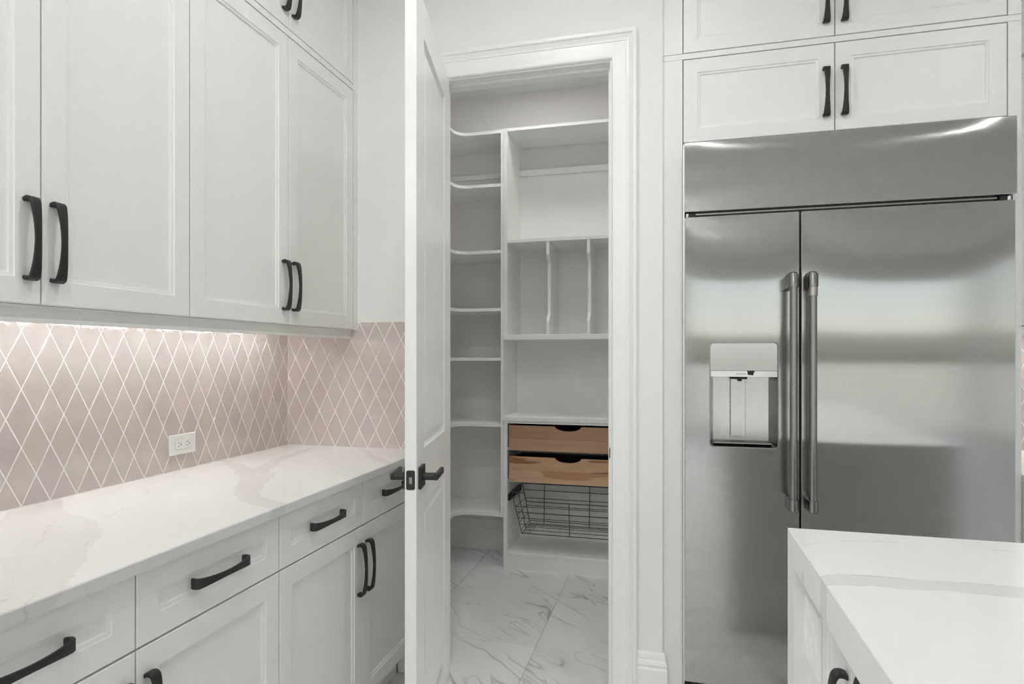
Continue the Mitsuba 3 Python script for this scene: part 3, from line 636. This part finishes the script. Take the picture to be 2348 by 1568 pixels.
# ------------------------------------------------------------------ refrigerator
FY = 2.2706
k = 'refrigerator'
def warp(x0, x1, z0, z1, amp, seed, e=0.12):
    def f(x, z):
        a = (x - (x0 + x1) / 2) / ((x1 - x0) / 2)
        g = (1 - np.abs(a) ** 2.5)
        h = (1 - np.exp(-(z1 - z) / e)) * (1 - np.exp(-(z - z0) / 0.2))
        ed = np.clip(np.minimum(np.minimum(x - x0, x1 - x), np.minimum(z - z0, z1 - z)) / 0.03, 0, 1)
        rip = (meshkit.fbm(np.stack([x * 1.6, z * 4.5, 0 * x + seed], -1), 2, seed) - 0.5) * 0.0011
        return -(amp * g * h + rip * ed)
    return f
def sheet(x0, x1, z0, z1, wf, hole=None, step=0.016):
    m = m3.Manifold.extrude(m3.CrossSection.square((x1 - x0, z1 - z0)).translate((x0, z0)), 0.01)
    if hole is not None: m = m - m3.Manifold.extrude(hole, 0.1).translate((0, 0, -0.04))
    m = m.refine_to_length(step)
    v, f = tri_arrays(m)
    n = np.cross(v[f[:, 1]] - v[f[:, 0]], v[f[:, 2]] - v[f[:, 0]])
    f = f[(n[:, 2] > 0.9 * np.linalg.norm(n, axis=1)) & (v[f].mean(1)[:, 2] > 0.0099)]
    used, inv = np.unique(f, return_inverse=True)
    v, f = v[used], inv.reshape(-1, 3)
    P = np.stack([v[:, 0], FY + 0.002 + wf(v[:, 0], v[:, 1]), v[:, 1]], 1)
    return trimesh.Trimesh(P, f, process=False), np.stack([v[:, 0], v[:, 1]], 1)
DX0, DX1, DZ0, DZ1 = 0.1315, 0.3578, 0.982, 1.3500
def rrect(x0, x1, z0, z1, r): return m3.CrossSection.square((x1 - x0, z1 - z0)).translate((x0, z0)).offset(-r, m3.JoinType.Round).offset(r, m3.JoinType.Round, circular_segments=32)
hole = rrect(DX0, DX1, DZ0, DZ1, 0.013)
put(k + '__body', cat_(box(0.0465, 1.054, FY + 0.075, Y_ALC - 0.01, 0.05, 2.074), box(0.047, 1.058, FY + 0.06, FY + 0.075, 1.79, 1.83)), 'case_grey')
put(k + '__side_trim', box(0.0413, 0.0466, FY + 0.006, FY + 0.075, 0.0, 2.06), 'steel_edge')
# grille panel
gr = box(0.0455, 1.0593, FY + 0.0025, FY + 0.070, 1.8165, 2.0635, 0.0018)
put(k + '__grille_panel', gr, 'steel_edge')
ms, uv = sheet(0.047, 1.0578, 1.818, 2.062, warp(0.047, 1.0578, 1.818, 2.062, 0.0022, 5, 0.06))
put(k + '__grille_panel__face', ms, 'steel_brushed', smooth=True, uv=uv)
put(k + '__vent_rail', box(0.075, 1.012, FY + 0.016, FY + 0.03, 1.8045, 1.8125, 0.002), 'steel_tray')
for x in (0.048, 1.016):
    h = put(k + '__hinge', cat_(box(x, x + 0.036, FY + 0.012, FY + 0.055, 1.7985, 1.8145, 0.002)), 'black_plastic')
    put(h + '__pin', cyl((x + (0.008 if x < 0.5 else 0.026), FY + 0.014, 1.798), (x + (0.008 if x < 0.5 else 0.026), FY + 0.014, 1.812), 0.0065, 16, 0.001), 'steel_edge', smooth=40)
DZB, DZT = 0.1375, 1.7975
for dk, x0, x1, amp, seed, hl in (('__door', 0.0470, 0.4246, 0.0048, 1, hole), ('__door', 0.4312, 1.0548, 0.0105, 2, None)):
    b = man(box(x0, x1, FY + 0.0025, FY + 0.068, DZB, DZT, 0.003))
    if hl is not None: b = b - m3.Manifold.extrude(rrect(DX0 - 0.001, DX1 + 0.001, DZ0 - 0.001, DZ1 + 0.001, 0.013), 0.08).rotate((90, 0, 0)).translate((0, FY + 0.060, 0))
    d = put(k + dk, b, 'steel_edge')
    ms, uv = sheet(x0 + 0.002, x1 - 0.002, DZB + 0.002, DZT - 0.002, warp(x0, x1, DZB, DZT, amp, seed), hl)
    put(d + '__face', ms, 'steel_brushed', smooth=True, uv=uv)
# dispenser: trim ring, control panel, label strip, recess, paddle, tray (parts of the left door)
d = k + '__dispenser'
ring = m3.Manifold.extrude(rrect(DX0 - 0.0012, DX1 + 0.0012, DZ0 - 0.0012, DZ1 + 0.0012, 0.014) - rrect(DX0 + 0.0022, DX1 - 0.0022, DZ0 + 0.0022, DZ1 - 0.0022, 0.011), 0.012).rotate((90, 0, 0)).translate((0, FY + 0.0085, 0))
put(d, ring, 'steel_tray', smooth=30, label='mirror-bright water and ice dispenser')
top = m3.Manifold.extrude(rrect(DX0 + 0.003, DX1 - 0.003, 1.2, DZ1 - 0.003, 0.011) ^ m3.CrossSection.square((1, 1)).translate((0, 1.2505)), 0.012).rotate((90, 0, 0)).translate((0, FY + 0.014, 0))
put(d + '__control_panel', top.warp_batch(lambda v: v + np.stack([0 * v[:, 0], np.maximum(v[:, 2] - 1.2505, 0) * 0.016, 0 * v[:, 0]], 1)), 'steel_mirror', smooth=30)   # leans back a little
put(d + '__label_strip', box(DX0 + 0.003, DX1 - 0.003, FY + 0.002, FY + 0.014, 1.2285, 1.2495, 0.0008), 'white_plastic')
RB = FY + 0.052
def quad(a, b, c, e): return trimesh.Trimesh([a, b, c, e], [[0, 1, 2], [0, 2, 3]], process=False)
rx0, rx1, rz0, rz1 = DX0 + 0.0026, DX1 - 0.0026, DZ0 + 0.0026, 1.2285
ix0, ix1, iz0 = rx0 + 0.012, rx1 - 0.022, rz0 + 0.016
put(d + '__recess', cat_(quad((ix0, RB, iz0), (ix1, RB, iz0), (ix1, RB, rz1), (ix0, RB, rz1)), quad((rx0, FY + 0.004, rz0), (ix0, RB, iz0), (ix0, RB, rz1), (rx0, FY + 0.004, rz1)),
                         quad((ix1, RB, iz0), (rx1, FY + 0.004, rz0), (rx1, FY + 0.004, rz1), (ix1, RB, rz1)), quad((rx0, FY + 0.004, rz0), (rx1, FY + 0.004, rz0), (ix1, RB, iz0), (ix0, RB, iz0)),
                         quad((rx0, FY + 0.012, rz1 - 0.0003), (rx0, RB, rz1 - 0.0003), (rx1, RB, rz1 - 0.0003), (rx1, FY + 0.012, rz1 - 0.0003))), 'steel_mirror')
put(d + '__paddle', box(0.2045, 0.2555, RB - 0.012, RB - 0.006, 1.014, 1.221, 0.0012), 'steel_mirror')
put(d + '__nozzle', cat_(box(0.203, 0.258, FY + 0.012, FY + 0.034, 1.2205, 1.2283, 0.001), cyl((0.235, FY + 0.02, 1.213), (0.235, FY + 0.02, 1.222), 0.006, 14)), 'black_plastic')
put(d + '__drip_tray', box(rx0 + 0.010, rx1 - 0.016, FY + 0.008, RB - 0.004, rz0 + 0.0085, rz0 + 0.013, 0.001), 'steel_tray')
put(d + '__sensor_window', m3.Manifold.hull_points(np.array([(x, y, z) for y in (FY + 0.0012, FY + 0.004) for x, z in ((0.259, 1.2365), (0.257, 1.2495), (0.281, 1.2495), (0.2755, 1.2345))], float)), 'black_plastic')
tx = meshkit.text_mesh('AutoFill', 0.0068, 0.0006)
put(d + '__lettering', moved(tx, frame((0.2195, FY + 0.0020, 1.2355), (1, 0, 0), (0, 0, 1), (0, -1, 0))), 'label_ink', label='small grey lettering AutoFill')
# bar handles
def bar_handle(xc, sleeve):
    h = number(k + '__handle')
    yc = 2.2005
    scene[h] = mikit.ply(cyl((xc, yc, 0.80), (xc, yc, 1.56), 0.0122, 32), 'steel_handle', smooth=40)
    def cap(z0, z1, ch_top, ch_bot):
        n = 20
        a = np.linspace(math.pi, 2 * math.pi, n)
        def outline(s): return [(xc + 0.0158 * s * math.cos(q), yc + 0.0158 * s * math.sin(q)) for q in a] + [(xc + 0.0158 * s, FY + 0.001), (xc - 0.0158 * s, FY + 0.001)]
        pts = []
        for z, s in ((z0, 0.80 if ch_bot else 1), (z0 + 0.004, 1), (z1 - ch_top, 1), (z1, 0.62)):
            pts += [(x, y if z < z1 - 1e-6 else min(y + 0.006, FY), z) for x, y in outline(s)]
        return m3.Manifold.hull_points(np.array(pts, float))
    put(h + '__end_cap', cap(1.5305, 1.5815, 0.011, False), 'steel_handle', smooth=30)
    put(h + '__end_cap', cap(0.784, 0.828, 0.003, True), 'steel_handle', smooth=30)
    if sleeve: put(h + '__sleeve', cyl((xc, yc, 1.5005), (xc, yc, 1.5303), 0.0142, 32, 0.0004), 'bronze_sleeve', smooth=40)
bar_handle(0.3935, False); bar_handle(0.4525, True)
put(k + '__toe_grille', box(0.05, 1.055, FY + 0.05, FY + 0.075, 0.0, 0.125), 'black_plastic')
put(k + '__leveling_foot', cyl((0.075, FY + 0.03, 0.0), (0.075, FY + 0.03, 0.1374), 0.012, 14), 'black_plastic', smooth=40)
tag(k, 'wide built-in stainless steel refrigerator with two doors and a dispenser', 'refrigerator')
tp = m3.Manifold.hull_points(np.array([(x, y, z) for y in (FY - 0.0052, FY - 0.0030) for x, z in ((0.611, 0.776), (0.6145, 0.7865), (0.6245, 0.7855), (0.6215, 0.7735), (0.613, 0.773))], float))
put('tape_scrap', tp, 'blue_tape', label='tiny scrap of blue tape on the right refrigerator door', cat='tape')

# ------------------------------------------------------------------ counter run to the right of the refrigerator
k = 'side_base_cabinet'
put(k + '__body', box(1.108, 2.0, 2.3525, Y_ALC - 0.012, 0.10, 0.889), 'cabinet_paint')
put(k + '__toe_kick', box(1.108, 2.0, 2.42, 2.45, 0.0, 0.0998), 'cabinet_paint')
for a in (1.108, 1.554):
    front(k + '__drawer', 'back', (a + gp, 2.33, ZR0), 0.446 - 2 * gp, ZR1 - ZR0, hand=(0.2215, 0.075, False), fr=0.05)
    front(k + '__door', 'back', (a + gp, 2.33, 0.105), 0.446 - 2 * gp, ZD1 - 0.105, hand=(0.416 if a < 1.5 else 0.0265, 0.49, True))
tag(k, 'pale base cabinet with drawers just right of the refrigerator', 'cabinet')
put('side_countertop', box(1.1075, 2.01, 2.305, Y_ALC - 0.0005, 0.8895, 0.915, 0.002), 'quartz_island', label='white countertop on the base cabinet right of the refrigerator', cat='countertop')
k = 'side_wall_cabinet'
put(k + '__body', box(1.108, 2.0, 2.6425, Y_ALC, ZU0, 3.02), 'cabinet_paint')
for z0, z1 in ((ZU0, 2.38), (2.40, 3.02)):
    for a in (1.108, 1.554):
        front(k + '__door', 'back', (a + gp, 2.62, z0 + gp), 0.446 - 2 * gp, z1 - z0 - 2 * gp, hand=(0.416 if a < 1.5 else 0.0265, 0.135, True))
tag(k, 'pale wall cabinet right of the refrigerator above the lit diamond tiles', 'cabinet')
put('side_light_rail', box(1.108, 2.0, 2.626, 2.642, 1.375, 1.41, 0.001), 'cabinet_paint', label='pale light rail under the wall cabinet right of the refrigerator', cat='moulding')
put('wall_alcove__grout', box(1.1072, 2.0, Y_ALC - 0.0060, Y_ALC, 0.9155, 1.41), 'grout')
diamonds('wall_alcove', np.array([0, Y_ALC - 0.0015, 0]), (1, 0, 0), (0, -1, 0), 1.14, 0.9165, 1.1075, 2.0, 0.9175, 1.41, tw=0.0762)
put('side_led_strip__lens', {**mikit.ply(quad((1.12, 2.82, 1.4063), (1.98, 2.82, 1.4063), (1.98, 2.832, 1.4063), (1.12, 2.832, 1.4063)), 'white_plastic'), 'emitter': {'type': 'area', 'radiance': rgb((LED_RADIANCE, LED_RADIANCE * 0.96, LED_RADIANCE * 0.9))}}, None)
scene['side_led_strip__lens']['flip_normals'] = True
put('side_led_strip__channel', box(1.115, 1.985, 2.816, 2.836, 1.4068, 1.4103), 'white_plastic')
tag('side_led_strip', 'slim glowing LED strip under the wall cabinet right of the refrigerator', 'light strip')

# ------------------------------------------------------------------ island
IX0, IX1, IY0, IY1 = 0.2547, 1.235, -1.15, 1.4959
k = 'kitchen_island'
tt, wt = 0.069, 0.076
topm = man(box(IX0, IX1, IY0, IY1, 0.915 - tt, 0.915, 0.0012)) + man(box(IX0, IX1, IY1 - wt, IY1, 0.0, 0.915, 0.0012)) + man(box(IX0, IX1, IY0, IY0 + wt, 0.0, 0.915, 0.0012))
put(k + '__waterfall_top', topm, 'quartz_island', label='thick white quartz waterfall top')
XI = 0.2835
put(k + '__body', box(XI + 0.022, IX1 - 0.03, IY0 + wt, IY1 - wt, 0.10, 0.915 - tt), 'cabinet_paint')
put(k + '__toe_kick', box(XI + 0.09, IX1 - 0.1, IY0 + wt, IY1 - wt, 0.0, 0.0998), 'cabinet_paint')
put(k + '__side_panel', box(XI, XI + 0.022, 1.302, IY1 - wt - 0.0003, 0.10, 0.915 - tt - 0.0005), 'cabinet_paint')
sp = [(1.2992, 1.1000, 'r', 0.690), (1.1000, 0.9585, 'r', 0.752), (0.9585, 0.50, 'r', 0.69), (0.50, 0.05, 'l', 0.69), (0.05, -0.40, 'r', 0.69), (-0.40, -1.07, 'l', 0.69)]
for a, b, hd, hz in sp:
    w, h = a - b - 2 * gp, 0.915 - tt - 0.004 - 0.105
    front(k + '__door', 'isle', (XI, a - gp, 0.105), w, h, hand=((w - 0.0265) if hd == 'r' else 0.0265, hz - 0.105, True), fr=0.034 if w < 0.25 else 0.052)
tag(k, 'white kitchen island with a thick quartz waterfall top in the right foreground', 'island')
oy2, oz2 = 1.3855, 0.7290
IM = frame((XI - 0.0003, oy2, oz2), (0, -1, 0), (0, 0, 1), (-1, 0, 0))
put('island_outlet__cover_plate', moved(plate(0.160, 0.1260, 0.0065, 0), IM), 'white_plastic')
for c in (-0.046, 0.0, 0.046):
    put('island_outlet__receptacle', moved(rings([(c - 0.0165, c + 0.0165, -0.0335, 0.0335, 0.0055), (c - 0.0165, c + 0.0165, -0.0335, 0.0335, 0.0070), (c - 0.0150, c + 0.0150, -0.0315, 0.0315, 0.0080)]), IM), 'white_plastic')
    for q in (-0.018, 0.018): put('island_outlet__slot', moved(box(c - 0.006, c + 0.006, q - 0.004, q + 0.004, 0.006, 0.0088, 0.0006), IM), 'white_plastic')
tag('island_outlet', 'wide white outlet plate on the side of the kitchen island under the quartz edge', 'outlet')

# ------------------------------------------------------------------ garden hedge far outside, seen only in reflections
hx = []
for i in range(34):
    s = trimesh.creation.icosphere(subdivisions=3, radius=1.0)
    v = s.vertices * np.array([3.0, 3.0, 2.5 + rng.uniform(-0.5, 0.6)])
    v *= (0.85 + 0.45 * meshkit.fbm(s.vertices * 2.3 + i * 7, 3, i))[:, None]
    hx.append(trimesh.Trimesh(v + np.array([-18 + i * 2.7, -98 + rng.uniform(-2, 2), 1.9]), s.faces, process=False))
put('hedge', cat_(*hx), 'hedge_leaf', smooth=True, label='long dark green hedge outside beyond the patio', cat='hedge', kind='stuff')
